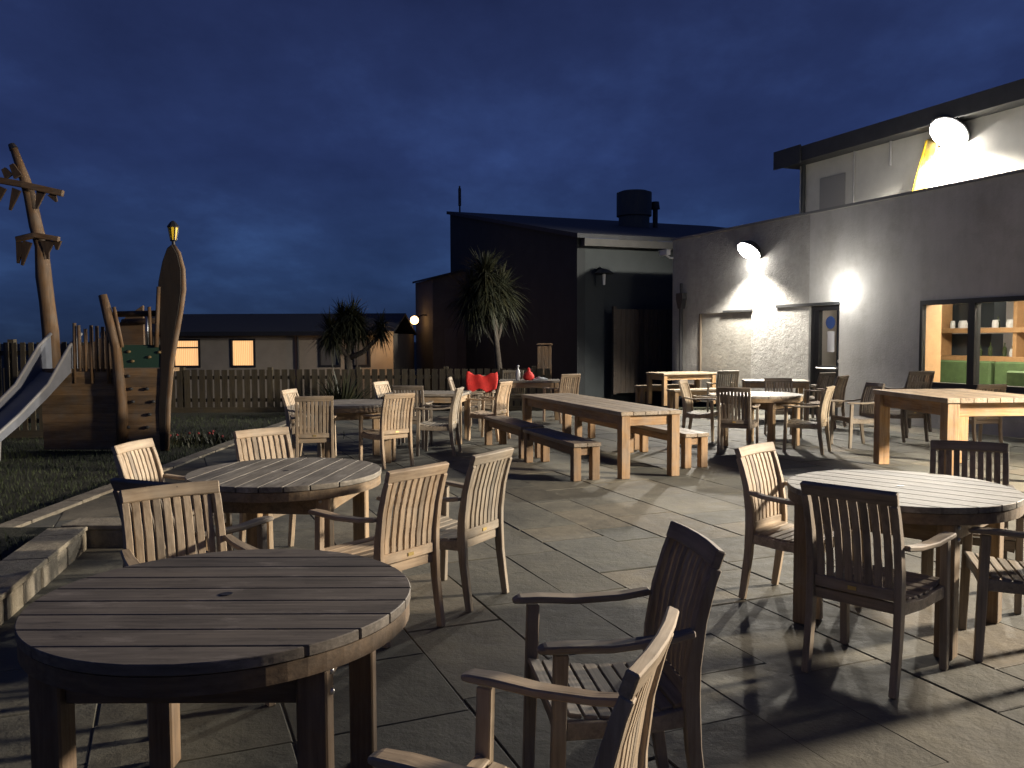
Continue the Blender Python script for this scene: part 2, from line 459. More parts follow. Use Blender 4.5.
# ------------------------------------------------------------------ round tables
def disc_planks(bm, Rr, z0, z1, n, gap):
    wd = 2 * Rr / n
    for k in range(n):
        y0 = -Rr + k * wd + gap / 2; y1 = y0 + wd - gap
        def xa(y): return math.sqrt(max(0, Rr * Rr - y * y))
        pts = []
        ks = 8
        for i in range(ks + 1):
            y = y0 + (y1 - y0) * i / ks; pts.append((xa(y), y))
        for i in range(ks + 1):
            y = y1 - (y1 - y0) * i / ks; pts.append((-xa(y), y))
        out = []
        for p in pts:
            if not out or (abs(p[0] - out[-1][0]) + abs(p[1] - out[-1][1])) > 1e-4: out.append(p)
        prism(bm, [(x, y, z0) for x, y in out], (0, 0, z1 - z0))
def make_round():
    Rr = .6
    root = empty('round_table', '', 'table')
    bm = B(); disc_planks(bm, Rr, .738, .77, 9, .007); obj('tabletop', bm, W('x', GREYT), root, .0025)
    bm = B(); seg = 64
    ri, ro = Rr - .07, Rr - .004
    rings = []
    for r_, z in ((ri, .735), (ro, .735), (ro, .682), (ri, .682)):
        rings.append([bm.verts.new((r_ * math.cos(2 * math.pi * k / seg), r_ * math.sin(2 * math.pi * k / seg), z)) for k in range(seg)])
    for a in range(4):
        r0, r1 = rings[a], rings[(a + 1) % 4]
        for k in range(seg): bm.faces.new((r0[k], r0[(k + 1) % seg], r1[(k + 1) % seg], r1[k]))
    obj('rim', bm, W('x', RIMW), root)
    bm = B(); a = .375
    for sgn in (-1, 1):
        box(bm, (0, sgn * a, .655), (2 * a - .09, .028, .16)); box(bm, (sgn * a, 0, .655), (.028, 2 * a - .09, .16))
    obj('apron', bm, W('x', RIMW), root, .003)
    for sx in (-1, 1):
        for sy in (-1, 1):
            bm = B(); box(bm, (sx * a, sy * a, .34), (.088, .088, .68)); lg = obj('leg', bm, W('z', RIMW), root, .006)
            bm = B()
            for z in (.66, .6):
                bmesh.ops.create_uvsphere(bm, u_segments=8, v_segments=6, radius=.011, matrix=Matrix.Translation(V((sx * (a + .044), sy * (a - .01), z))))
            obj('bolt', bm, M_steel, lg, smooth=True)
    bm = B(); lathe(bm, [(.02, .7715), (.02, .7725)], seg=16); obj('parasol_hole_disc', bm, M_black, root)  # black disc laid on the top, painting the dark of a hole
    return root
RT = make_round(); gr = 'round slatted patio tables'
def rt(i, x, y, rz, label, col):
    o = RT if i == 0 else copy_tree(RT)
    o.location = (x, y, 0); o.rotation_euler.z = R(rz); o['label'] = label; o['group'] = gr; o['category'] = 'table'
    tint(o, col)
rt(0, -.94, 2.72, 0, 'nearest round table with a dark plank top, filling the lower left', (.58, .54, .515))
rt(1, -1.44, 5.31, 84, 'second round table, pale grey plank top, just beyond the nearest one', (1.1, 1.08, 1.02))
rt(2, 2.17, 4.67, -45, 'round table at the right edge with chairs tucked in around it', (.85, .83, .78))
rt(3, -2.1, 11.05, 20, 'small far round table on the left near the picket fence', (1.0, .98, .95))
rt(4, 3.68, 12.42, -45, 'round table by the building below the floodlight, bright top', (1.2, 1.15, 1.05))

# ------------------------------------------------------------------ rectangular tables and benches
def make_rect(w, l, h, leg, slab, apr, n, name='timber_table', top=PTOP, body=PINE):
    root = empty(name, '', 'table')
    bm = B(); pw = w / n
    for k in range(n):
        box(bm, (-w / 2 + pw * (k + .5), 0, h - slab / 2), (pw - .004, l, slab))
    obj('tabletop', bm, W('y', top), root, .004)
    a, b_ = w / 2 - leg / 2 - .015, l / 2 - leg / 2 - .015
    for sx in (-1, 1):
        for sy in (-1, 1):
            bm = B(); box(bm, (sx * a, sy * b_, (h - slab) / 2), (leg, leg, h - slab)); obj('leg', bm, W('z', body), root, .006)
    for s_ in (-1, 1):
        bm = B(); box(bm, (0, s_ * b_, h - slab - apr / 2 - .001), (2 * a - leg - .002, .035, apr))
        obj('end_rail', bm, W('x', body), root, .003)
        bm = B(); box(bm, (s_ * a, 0, h - slab - apr / 2 - .001), (.035, 2 * b_ - leg - .002, apr))
        obj('side_rail', bm, W('y', body), root, .003)
    return root
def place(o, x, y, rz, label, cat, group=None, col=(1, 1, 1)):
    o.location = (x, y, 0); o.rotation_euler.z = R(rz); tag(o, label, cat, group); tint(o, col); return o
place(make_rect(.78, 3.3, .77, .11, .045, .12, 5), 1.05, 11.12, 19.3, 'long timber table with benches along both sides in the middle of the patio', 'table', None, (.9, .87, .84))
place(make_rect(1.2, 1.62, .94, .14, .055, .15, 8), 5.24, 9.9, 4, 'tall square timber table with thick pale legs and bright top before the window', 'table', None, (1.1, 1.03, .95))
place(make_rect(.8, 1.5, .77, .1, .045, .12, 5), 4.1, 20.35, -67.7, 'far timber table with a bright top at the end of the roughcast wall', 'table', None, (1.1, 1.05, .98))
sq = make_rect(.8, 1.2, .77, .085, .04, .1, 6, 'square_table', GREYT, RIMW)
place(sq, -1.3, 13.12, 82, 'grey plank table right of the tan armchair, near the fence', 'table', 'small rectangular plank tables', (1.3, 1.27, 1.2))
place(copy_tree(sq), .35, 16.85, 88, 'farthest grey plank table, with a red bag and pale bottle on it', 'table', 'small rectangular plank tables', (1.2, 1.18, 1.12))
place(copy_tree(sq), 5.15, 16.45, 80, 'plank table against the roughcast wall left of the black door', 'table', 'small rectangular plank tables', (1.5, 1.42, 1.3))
def make_bench():
    root = empty('timber_bench', '', 'bench'); w, l, h = .34, 1.66, .43
    bm = B()
    for k in (-1, 1): box(bm, (k * w / 4, 0, h - .022), (w / 2 - .004, l, .044))
    obj('seat', bm, W('y', PTOP), root, .004)
    for sx in (-1, 1):
        for sy in (-1, 1):
            bm = B(); box(bm, (sx * (w / 2 - .055), sy * (l / 2 - .07), (h - .044) / 2), (.095, .095, h - .044)); obj('leg', bm, W('z', PINE), root, .005)
    bm = B()
    for sy in (-1, 1): box(bm, (0, sy * (l / 2 - .07), .335), (.12, .03, .095))
    for sx in (-1, 1): box(bm, (sx * (w / 2 - .055), 0, .335), (.03, l - .24, .095))
    obj('rail', bm, W('y', PINE), root, .003)
    return root
bn = make_bench(); bg = 'timber benches beside the long tables'
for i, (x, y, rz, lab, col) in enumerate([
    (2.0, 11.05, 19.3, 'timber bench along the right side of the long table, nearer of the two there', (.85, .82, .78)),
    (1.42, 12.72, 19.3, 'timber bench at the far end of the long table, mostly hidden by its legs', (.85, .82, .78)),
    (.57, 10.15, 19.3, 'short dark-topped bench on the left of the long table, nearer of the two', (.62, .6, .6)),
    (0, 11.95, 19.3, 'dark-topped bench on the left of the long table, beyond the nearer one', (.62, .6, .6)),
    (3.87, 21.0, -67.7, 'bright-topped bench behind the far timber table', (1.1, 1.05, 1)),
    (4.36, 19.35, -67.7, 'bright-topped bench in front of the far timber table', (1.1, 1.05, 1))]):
    place(bn if i == 0 else copy_tree(bn), x, y, rz, lab, 'bench', bg, col)

# red jacket over the far chair, bag, bottle and cloth on the far table
bm = B()
jl = R(176)
def jp(lx, ly, z):
    c, s_ = math.cos(jl), math.sin(jl); return V((-.55 + lx * c - ly * s_, 15.3 + lx * s_ + ly * c, z))
nx, nz = 14, 12
def jac(front):
    rows = []
    for j in range(nz + 1):
        t = j / nz; row = []
        for i in range(nx + 1):
            u = i / nx * 2 - 1
            topz = .925 + .075 * abs(u) ** 1.5 + .015 * math.sin(9 * u)
            botz = .66 + .04 * math.sin(5 * u + 1)
            z = topz + (botz - topz) * t
            off = (.03 + .012 * math.sin(7 * u + 3 * t) + .03 * t) * (1 if front else -1)
            y = -.05 + .09 * (t if True else 0) * .9 + off
            row.append(bm.verts.new(jp(u * (.275 + .015 * math.sin(4 * t)), y if front else y - .01, z)))
        rows.append(row)
    for j in range(nz):
        for i in range(nx): bm.faces.new((rows[j][i], rows[j][i + 1], rows[j + 1][i + 1], rows[j + 1][i]))
    return rows
ra = jac(True); rb = jac(False)
for i in range(nx): bm.faces.new((ra[0][i], rb[0][i], rb[0][i + 1], ra[0][i + 1]))
for j in range(nz):
    for k in (0, nx): bm.faces.new((ra[j][k], ra[j + 1][k], rb[j + 1][k], rb[j][k]))
M_red = plain('red_cloth', (.55, .025, .02), .75, 0, 8, .25, .4, 25)
tag(obj('jacket', bm, M_red, smooth=True), 'bright red jacket draped over a far armchair back, bunched up at both corners', 'jacket')
bm = B()
lathe(bm, [(.06, 0), (.10, .02), (.115, .07), (.10, .12), (.055, .165), (.028, .19), (.035, .215), (.012, .25)], seg=16)
tag(obj('drawstring_bag', bm, M_red, smooth=True, loc=(.33, 16.68, .772)), 'small bright red gathered bag standing on the farthest plank table', 'bag')
bm = B()
lathe(bm, [(.035, 0), (.042, .01), (.042, .16), (.03, .2), (.016, .22), (.016, .27), (.02, .275), (.018, .3)], seg=16)
tag(obj('bottle', bm, plain('pale_plastic', (.5, .53, .55), .35), smooth=True, loc=(.12, 16.72, .772)), 'pale grey squeezy bottle standing left of the red bag', 'bottle')
bm = B()
nx_, ny_ = 8, 6
gv = [[bm.verts.new((-.15 + .3 * i / nx_, -.11 + .22 * j / ny_, .05 * math.exp(-((i - 4) ** 2 + (j - 3) ** 2) / 7) + .02 + .012 * math.sin(i * 1.7 + j))) for i in range(nx_ + 1)] for j in range(ny_ + 1)]
for j in range(ny_):
    for i in range(nx_): bm.faces.new((gv[j][i], gv[j][i + 1], gv[j + 1][i + 1], gv[j + 1][i]))
rim = [gv[0][i] for i in range(nx_ + 1)] + [gv[j][nx_] for j in range(1, ny_ + 1)] + [gv[ny_][i] for i in range(nx_ - 1, -1, -1)] + [gv[j][0] for j in range(ny_ - 1, 0, -1)]
lo = [bm.verts.new((v_.co.x, v_.co.y, 0)) for v_ in rim]
for i in range(len(rim)): bm.faces.new((rim[i], rim[(i + 1) % len(rim)], lo[(i + 1) % len(lo)], lo[i]))
bm.faces.new(lo[::-1])
tag(obj('folded_cloth', bm, plain('grey_cloth', (.33, .36, .38), .85), smooth=True, loc=(.56, 16.72, .772)), 'small grey crumpled cloth lying right of the red bag', 'cloth')

# ------------------------------------------------------------------ lit building
m, nt, b = new_mat('roughcast_render')
P = coords(nt)
sepn = nt.nodes.new('ShaderNodeSeparateXYZ'); nt.links.new(P, sepn.inputs[0])
n1 = noise(nt, P, .7, 6, .65); n2 = noise(nt, P, 26, 6, .7); n3 = noise(nt, P, 6, 7, .7)
c = ramp(nt, n1, [(.3, (.33, .325, .31)), (.7, (.42, .41, .385))])
c = mixc(nt, c, ramp(nt, n3, [(.3, (.78,) * 3), (.65, (1.03,) * 3)]), .8, 'MULTIPLY')
def streaks(nt, c):
    st = noise(nt, coords(nt, (1.6, 1.6, .3)), 1.5, 8, .75); bl = noise(nt, coords(nt, loc=(4, 9, 2)), 1.1, 7, .7)
    c = mixc(nt, c, ramp(nt, st, [(.36, (.74, .73, .70)), (.6, (1.04, 1.04, 1.04))]), .38, 'MULTIPLY')
    return mixc(nt, c, ramp(nt, bl, [(.34, (.82, .81, .79)), (.5, (1, 1, 1))]), .8, 'MULTIPLY')
c = streaks(nt, c)
nt.links.new(c, b.inputs['Base Color']); b.inputs['Roughness'].default_value = .9
bn_ = nt.nodes.new('ShaderNodeBump'); bn_.inputs['Distance'].default_value = .035; bn_.inputs['Strength'].default_value = .5
nt.links.new(n2, bn_.inputs['Height'])
bn2 = nt.nodes.new('ShaderNodeBump'); bn2.inputs['Distance'].default_value = .12; bn2.inputs['Strength'].default_value = .3
nt.links.new(n3, bn2.inputs['Height']); nt.links.new(bn_.outputs[0], bn2.inputs['Normal']); nt.links.new(bn2.outputs[0], b.inputs['Normal'])
M_rough = m
m, nt, b = new_mat('smooth_render')
c = streaks(nt, ramp(nt, noise(nt, coords(nt), 1.2, 6), [(.25, (.42, .415, .40)), (.75, (.52, .515, .50))]))
nt.links.new(c, b.inputs['Base Color']); b.inputs['Roughness'].default_value = .85
bump(nt, b, noise(nt, coords(nt), 22, 6, .7), .35, .02)
M_smooth = m
M_white = plain('white_render', (.6, .58, .53), .85, 0, 1.5, .12, .2, 20)
M_panel = plain('old_plaster', (.30, .29, .26), .9, 0, 3, .2, .5, 18)
bar = empty('rendered_building', 'long grey rendered building with upper storey, black door and wide window', 'building', O, WRZ)
H = 4.15
TH = .35
def wb(bm, u0, u1, z0, z1, d0=0, d1=TH): box2(bm, (u0, d0, z0), (u1, d1, z1))
D0, D1, DZ = 5.12, 5.98, 2.25          # door
W0, W1, WZ0, WZ1 = 7.94, 12.4, .72, 2.24   # window
BU0, BU1 = 1.25, 3.25                  # blocked opening
bm = B()
wb(bm, 0, BU0, 0, H); wb(bm, BU0, BU1, 2.2, H); wb(bm, BU1, D0, 0, H)
obj('roughcast_wall', bm, M_rough, bar)
bm = B()
wb(bm, D0, D1, DZ, H); wb(bm, D1, W0, 0, H); wb(bm, W0, W1, WZ1, H); wb(bm, W0, W1, 0, WZ0); wb(bm, W1, 24.5, 0, H)
obj('smooth_wall', bm, M_smooth, bar)
bm = B(); box2(bm, (0, TH + .002, 0), (.3, 7, H)); obj('return_wall', bm, M_smooth, bar)
bm = B(); wb(bm, BU0, BU1, 0, 2.2, .03, .3); obj('blocked_doorway', bm, M_panel, bar)
bm = B(); box2(bm, (BU0 - .03, -.012, 0), (BU0 + .035, .032, 2.2)); obj('door_jamb', bm, plain('brown_jamb', (.11, .085, .06), .8), bar)
bm = B(); box2(bm, (2.2, -.02, 2.202), (BU1 + .05, .03, 2.25)); box2(bm, (4.1, -.025, 2.252), (D1 + .02, .03, 2.31)); obj('lintel', bm, M_dark, bar)
bm = B(); box2(bm, (-.03, -.03, H), (24.5, .38, H + .05)); obj('parapet_coping', bm, plain('lead_coping', (.2, .2, .2), .6), bar)
bm = B(); box2(bm, (.3, .36, H - .5), (24.5, 8, H - .4)); obj('flat_roof', bm, M_dark, bar)
# door
dr = obj('door', (lambda b_: (box2(b_, (D0, .06, 0), (D0 + .09, .2, DZ)), box2(b_, (D1 - .09, .06, 0), (D1, .2, DZ)), box2(b_, (D0 + .09, .06, DZ - .1), (D1 - .09, .2, DZ)), box2(b_, (D0 + .09, .08, 0), (D1 - .09, .18, .25)), box2(b_, (D0 + .09, .08, .92), (D1 - .09, .18, 1.02)), box2(b_, (D0 + .09, .1, .25), (D1 - .09, .16, .92)), box2(b_, (D0 + .09, .08, .25), (D0 + .2, .18, DZ - .1)), b_)[-1])(B()), M_black, bar)
bm = B(); box2(bm, (D0 + .2, .115, 1.02), (D1 - .09, .125, DZ - .1))
mg, ntg, bg_ = new_mat('door_glass'); bg_.inputs['Base Color'].default_value = (.8, .85, .85, 1); bg_.inputs['Transmission Weight'].default_value = 1; bg_.inputs['Roughness'].default_value = .03; bg_.inputs['IOR'].default_value = 1.02; bg_.inputs['Specular IOR Level'].default_value = .5
obj('glass_pane', bm, mg, dr)
bm = B(); box2(bm, (D0 + .42, .108, 1.3), (D0 + .62, .113, 1.72)); obj('notice', bm, plain('notice_paper', (.4, .4, .42), .6), dr)
bm = B(); tube(bm, [(D0 + .5, .108, 1.9), (D0 + .5, .113, 1.9)], .13, 20); obj('blue_glow_disc', bm, plain('painted_blue_glow', (.03, .06, .18), .4), dr)  # blue disc painted for the bluish glow in the door glass
bm = B(); tube(bm, [(D0 + .22, .02, .97), (D1 - .1, .02, .97)], .016); box2(bm, (D0 + .25, .02, .955), (D0 + .28, .08, .985)); box2(bm, (D1 - .14, .02, .955), (D1 - .11, .08, .985)); obj('handle', bm, M_steel, dr)
bm = B(); tube(bm, [(D1 - .05, .04, 1.12), (D1 - .05, .07, 1.12)], .035, 14); obj('lock', bm, M_steel, dr)
# window
wf = obj('window', (lambda b_: (box2(b_, (W0, -.03, WZ0), (W0 + .055, .06, WZ1)), box2(b_, (W1 - .09, -.03, WZ0), (W1, .12, WZ1)), box2(b_, (W0 + .055, -.03, WZ1 - .08), (W1 - .09, .12, WZ1)), box2(b_, (W0 + .055, -.03, WZ0), (W1 - .09, .12, WZ0 + .09)), box2(b_, (8.9, -.02, WZ0 + .09), (9.03, .12, WZ1 - .08)), box2(b_, (10.3, -.02, WZ0 + .09), (10.42, .12, WZ1 - .08)), b_)[-1])(B()), M_black, bar)
bm = B(); box2(bm, (W0 + .055, .04, WZ0 + .09), (8.9, .05, WZ1 - .08)); box2(bm, (9.03, .04, WZ0 + .09), (10.3, .05, WZ1 - .08)); box2(bm, (10.42, .04, WZ0 + .09), (W1 - .09, .05, WZ1 - .08)); obj('glass_pane', bm, mg, wf)
bm = B(); box2(bm, (W0 + .003, .07, WZ0 + .002), (W0 + .025, TH + .12, WZ1 - .002)); obj('reveal_lining', bm, plain('pine_lining', (.6, .36, .18), .5, 0, 6, .15), wf)
bm = B(); box2(bm, (W0 - .05, -.09, WZ0 - .05), (W1 + .05, -.001, WZ0)); obj('sill', bm, M_dark, wf)
# interior
rm = B()
box2(rm, (3.4, TH + .35, -.03), (14, 6.2, 0)); obj('interior_floor', rm, plain('oak_floor', (.2, .14, .08), .5, 0, 4, .3), bar)
rm = B(); box2(rm, (3.4, 5.2, 0), (14, 5.3, 2.75)); box2(rm, (3.4, TH + .35, 0), (3.5, 5.2, 2.75)); box2(rm, (13.9, TH + .35, 0), (14, 5.2, 2.75)); obj('interior_wall', rm, plain('interior_paint', (.6, .55, .52), .8), bar)
rm = B(); box2(rm, (3.4, TH + .005, 2.75), (14, 5.3, 2.85)); obj('interior_ceiling', rm, plain('ceiling_paint', (.7, .68, .64), .8), bar)
rm = B()
for z in (1.78, 1.2): box2(rm, (4.4, 3.0, z - .1), (10.5, 3.5, z))
for u in (4.4, 5.6, 7.4, 8.9): box2(rm, (u, 3.05, 0), (u + .08, 3.45, 2.5))
ct = obj('serving_counter', rm, plain('golden_pine', (.42, .24, .11), .5, 0, 8, .2), bar, .004)
rm = B(); box2(rm, (4.5, 3.55, 1.8), (6.6, 3.9, 2.5)); box2(rm, (5.2, 3.55, .9), (6.55, 3.9, 1.66)); box2(rm, (4.5, 3.1, .1), (10.4, 3.4, 1.1)); obj('back_bar', rm, plain('slate_panel', (.04, .05, .06), .4), bar)
rm = B()
for u in (4.9, 6.2, 7.5, 8.8):
    box2(rm, (u, 1.9, .42), (u + 1.22, 2.5, .52)); box2(rm, (u, 2.42, .4), (u + 1.22, 2.6, 1.12)); box2(rm, (u + .05, 1.95, .05), (u + 1.17, 2.45, .42))
box2(rm, (8.6, .9, .35), (9.0, 1.35, .45)); box2(rm, (8.6, 1.3, .4), (9.0, 1.4, 1.0))
obj('green_banquette', rm, plain('green_velvet', (.06, .10, .035), .8, 0, 7, .25), bar, .03)
rm = B()
for i, (u, z, r_) in enumerate([(5.9, 1.78, .05), (6.15, 1.78, .09), (6.9, 1.78, .06), (7.25, 1.78, .09), (7.7, 1.78, .045), (7.9, 1.2, .08), (7.3, 1.2, .06)]):
    lathe(rm, [(r_, 0), (r_ * 1.05, .08), (r_ * .8, .16)], (u, 3.2, z), 12)
obj('crockery', rm, plain('white_crockery', (.7, .7, .7), .3), bar)
rg_ = random.Random(2); rm = B()
for k in range(22):
    u = 6.3 + k * .17 + rg_.uniform(-.04, .04); hb = rg_.uniform(.2, .32)
    lathe(rm, [(.035, 0), (.04, .01), (.04, hb * .6), (.014, hb * .75), (.014, hb)], (u, 3.38, 1.2 if k % 3 else 1.78), 8)
obj('bar_bottles', rm, plain('bottle_glass', (.05, .07, .03), .15), bar)
rm = B(); box2(rm, (7.3, 5.15, 1.5), (8.0, 5.19, 2.2)); box2(rm, (8.5, 5.15, 1.45), (9.4, 5.19, 2.1)); obj('picture_frames', rm, plain('dark_frame', (.06, .045, .04), .5, 0, 3, .6), bar)
rm = B(); box2(rm, (3.9, 1.9, 0), (6.2, 1.95, 2.74)); box2(rm, (6.202, TH + .36, 0), (6.25, 1.95, 2.74)); obj('door_dark_screen', rm, plain('navy_screen', (.03, .04, .07), .5, 0, 2, .4), bar)  # dark panels added to keep the view through the door dark
rm = B(); box2(rm, (4.2, 1.4, 2.66), (13, 1.52, 2.7)); box2(rm, (4.2, 3.6, 2.66), (13, 3.72, 2.7)); obj('strip_light', rm, emit('strip_light_glow', (1, .9, .78), 7), bar)
# upper storey
UD = 3.0
bm = B(); box2(bm, (1.34, UD, H - .4), (24.5, UD + 6, 6.049)); obj('upper_wall', bm, M_white, bar)
bm = B(); box2(bm, (1.0, UD - .45, 6.05), (24.5, UD + 6.4, 6.42)); box2(bm, (.9, UD - .5, 6.0), (1.9, UD - .46, 6.46)); obj('eaves', bm, plain('dark_fascia', (.05, .05, .052), .6, 0, 4, .2), bar)
bm = B(); box2(bm, (2.1, UD - .03, 4.75), (2.95, UD - .003, 5.6)); obj('vent_panel', bm, plain('grey_shutter', (.3, .29, .28), .7), bar)
bm = B(); tube(bm, [(1.55, UD - .07, 4.0), (1.55, UD - .07, 6.2)], .055); obj('downpipe', bm, M_dark, bar)
bm = B(); tube(bm, [(3.25, UD - .04, 4.0), (3.25, UD - .04, 6.2)], .025); tube(bm, [(4.35, UD - .04, 5.5), (4.35, UD - .04, 6.2)], .03); obj('conduit', bm, plain('grey_conduit', (.32, .31, .3), .6), bar)
# low downpipe with hopper, on the roughcast
dp = empty('downpipe', 'black downpipe with a hopper head on the left end of the roughcast wall', 'drainpipe', wpt(.52, -.08, 0), WRZ)
bm = B(); tube(bm, [(0, 0, 0), (0, 0, 2.4)], .05); obj('pipe', bm, M_black, dp)
bm = B()
prism(bm, [(-.06, -.06, 2.35), (.06, -.06, 2.35), (.15, -.06, 2.6), (.15, -.06, 2.75), (-.15, -.06, 2.75), (-.15, -.06, 2.6)], (0, .13, 0)); obj('hopper_head', bm, M_black, dp)
bm = B(); tube(bm, [(0, 0, 2.7), (0, 0, 3.0)], .035); obj('inlet_pipe', bm, M_black, dp)

# yellow board leaning on the upper wall, standing on the flat roof
pb = wpt(5.25, UD - .45, 3.79)
yb = empty('leaning_board', 'yellow weathered board leaning against the upper wall beneath the highest floodlight', 'board', pb, WRZ)
bm = B(); sweep(bm, [(0, 0, 0), (.14, .2, 1.0), (.3, .37, 2.05)], .3, .03, (1, 0, 0))
m, nt, b = new_mat('yellow_board_paint')
c = ramp(nt, noise(nt, coords(nt), 4, 6, .7), [(.4, (.65, .42, .02)), (.55, (.5, .36, .1)), (.66, (.25, .17, .07))])
nt.links.new(c, b.inputs['Base Color']); b.inputs['Roughness'].default_value = .6
obj('panel', bm, m, yb)
bm = B(); sweep(bm, [(-.165, -.004, 0), (-.025, .196, 1.0), (.135, .366, 2.05)], .035, .05, (1, 0, 0)); obj('edge_strip', bm, plain('yellow_paint', (.75, .5, .02), .5), yb)

# ------------------------------------------------------------------ lamps
LENS = emit('floodlight_lens', (1, .95, .88), 60)
def spot(name, p, aim, watts, ang, col, size=.12, blend=.6, parent=None):
    l = bpy.data.lights.new(name, 'SPOT'); l.energy = watts; l.spot_size = R(ang); l.spot_blend = blend; l.color = col; l.shadow_soft_size = size
    o = bpy.data.objects.new(name, l); COL.objects.link(o); o.location = p
    o.rotation_euler = (V(aim) - V(p)).to_track_quat('-Z', 'Y').to_euler()
    return o
def point(name, p, watts, col, size=.08):
    l = bpy.data.lights.new(name, 'POINT'); l.energy = watts; l.color = col; l.shadow_soft_size = size
    o = bpy.data.objects.new(name, l); COL.objects.link(o); o.location = p; return o
def flood(u, d, z, w, h, tilt, label, scale=1):
    """floodlight on the wall at (u, d); the lens faces outwards and down"""
    t = empty('floodlight', label, 'lamp', wpt(u, d, z), WRZ, 'wall floodlights')
    ca, sa = math.cos(tilt), math.sin(tilt)
    rot = Matrix.Translation(V((0, -.2, 0))) @ Matrix.Rotation(R(90) + tilt, 4, 'X')      # +z turns to the beam axis
    bm = B(); lathe(bm, [(w * .12, -.16), (w * .3, -.14), (w * .44, -.05), (w * .5, 0), (w * .5, .03), (w * .46, .035)], seg=28)
    bmesh.ops.transform(bm, matrix=rot, verts=bm.verts); obj('housing', bm, M_black, t)
    bm = B(); lathe(bm, [(w * .455, .036), (w * .44, .06), (w * .36, .09), (w * .2, .115), (w * .02, .122)], seg=28)  # lens widened and rounded so its shape takes in the lamp glare
    bmesh.ops.transform(bm, matrix=rot, verts=bm.verts); obj('lens', bm, LENS, t, smooth=True)
    bm = B(); box2(bm, (-.03, -.12, -.02), (.03, 0, .02)); box2(bm, (-.08, -.015, -.08), (.08, 0, .08)); obj('bracket', bm, M_black, t)
    return wpt(u, d, z) + EN * (-.2 - .2 * ca) + V((0, 0, -.2 * sa)), t
COOL = (1, .92, .80); WARML = (1, .80, .55)
L_MID = 1350; L_TOP = 2600; L_SIDE = 7000; L_BULK = 30
p, _ = flood(3.42, 0, 3.56, .6, .4, R(50), 'round lit floodlight on the roughcast wall, between the downpipe and the door')
spot('floodlight_beam', p, p + EN * -4 + V((0, 0, -6)), L_MID, 142, COOL, .1, .3)
p, _ = flood(6.05, UD, 5.85, .86, .5, R(46), 'highest lit floodlight, under the eaves of the upper storey beside the yellow board')
spot('floodlight_beam', p, p + EN * -5 + V((0, 0, -6.5)), L_TOP, 165, (1, .93, .8), .12, .35)
p, _ = flood(16.0, 0, 3.1, .45, .38, R(30), 'floodlight on the smooth wall beyond the right edge of the window')
spot('floodlight_beam', p, p + EN * -8 + V((0, 0, -1.6)), L_SIDE, 150, (1, .85, .67), .4, .5)
bk = empty('bulkhead_lamp', 'round white bulkhead lamp lit beside the black door', 'lamp', wpt(6.14, 0, 2.5), WRZ)
bm = B()
bmesh.ops.create_uvsphere(bm, u_segments=20, v_segments=12, radius=.21, matrix=Matrix.Translation(V((0, -.07, 0))) @ Matrix.Diagonal((1, .55, 1, 1)))
obj('diffuser', bm, emit('opal_glow', (1, .96, .9), 18), bk, smooth=True)  # diffuser made oversized to include the bloom around the lamp
bm = B(); tube(bm, [(0, -.05, 0), (0, 0, 0)], .12, 20); obj('base', bm, plain('white_enamel', (.7, .7, .7), .4), bk)
point('bulkhead_glow', wpt(6.14, -.7, 2.5), L_BULK, (1, .95, .86), .12)
l = bpy.data.lights.new('interior_glow', 'AREA'); l.shape = 'RECTANGLE'; l.size = 5; l.size_y = .5; l.energy = 240; l.color = (1, .86, .68)
o = bpy.data.objects.new('interior_glow', l); COL.objects.link(o); o.location = wpt(9.6, 1.2, 2.64); o.rotation_euler = (0, 0, WRZ)

# CCTV on the near corner of the wall
cc = empty('security_camera', 'white security camera on the top left corner of the grey building', 'camera', wpt(.03, -.02, 3.75), WRZ)
M_wp = plain('white_plastic', (.6, .6, .6), .4)
bm = B(); box2(bm, (-.3, -.22, .02), (.05, -.1, .15)); box2(bm, (-.34, -.235, .14), (.07, -.085, .165)); obj('body', bm, M_wp, cc, .01)
bm = B(); tube(bm, [(-.02, .02, -.05), (-.02, -.08, -.05), (-.1, -.16, .04)], .025); obj('bracket', bm, M_wp, cc)
bm = B(); tube(bm, [(-.3, -.16, .085), (-.32, -.16, .085)], .045, 14); obj('camera_lens', bm, M_black, cc)

# ------------------------------------------------------------------ dark clad building behind
SC = V((1.86, 24, 0)); SRZ = math.atan2(.379, .925)
shed = empty('clad_building', 'big dark clad building with a sloping roof and roof vent behind the patio', 'building', SC, SRZ)
m, nt, b = new_mat('dark_cladding')
wv = nt.nodes.new('ShaderNodeTexWave'); wv.inputs['Scale'].default_value = 3.2; wv.inputs['Distortion'].default_value = 0
wv.bands_direction = 'Y'; nt.links.new(coords(nt), wv.inputs[0])
nt.links.new(ramp(nt, noise(nt, coords(nt), 1.5, 5), [(.3, (.025, .029, .031)), (.7, (.036, .041, .043))]), b.inputs['Base Color'])
b.inputs['Roughness'].default_value = .8; bump(nt, b, wv.outputs[1], .12, .01)
M_clad = m
bm = B()
prism(bm, [(0, 0, -1), (0, 11.5, -1), (0, 11.5, 6.65), (0, 0, 4.46)], (.25, 0, 0)); obj('gable_wall', bm, M_clad, shed)
bm = B(); box2(bm, (.252, .0, -1), (9, .25, 4.44)); obj('front_wall', bm, plain('slate_blue_wall', (.042, .05, .052), .8, 0, 2, .15), shed)
bm = B()
prism(bm, [(-.12, -.25, 4.42), (-.12, 11.6, 6.68), (-.12, 11.6, 6.8), (-.12, -.25, 4.54)], (13, 0, 0)); obj('roof', bm, plain('slate_roof', (.04, .043, .05), .7, 0, 5, .25), shed)
bm = B(); box2(bm, (.1, -.28, 4.2), (9, -.03, 4.41)); obj('fascia', bm, plain('pale_fascia', (.08, .078, .073), .7, 0, 3, .2), shed)
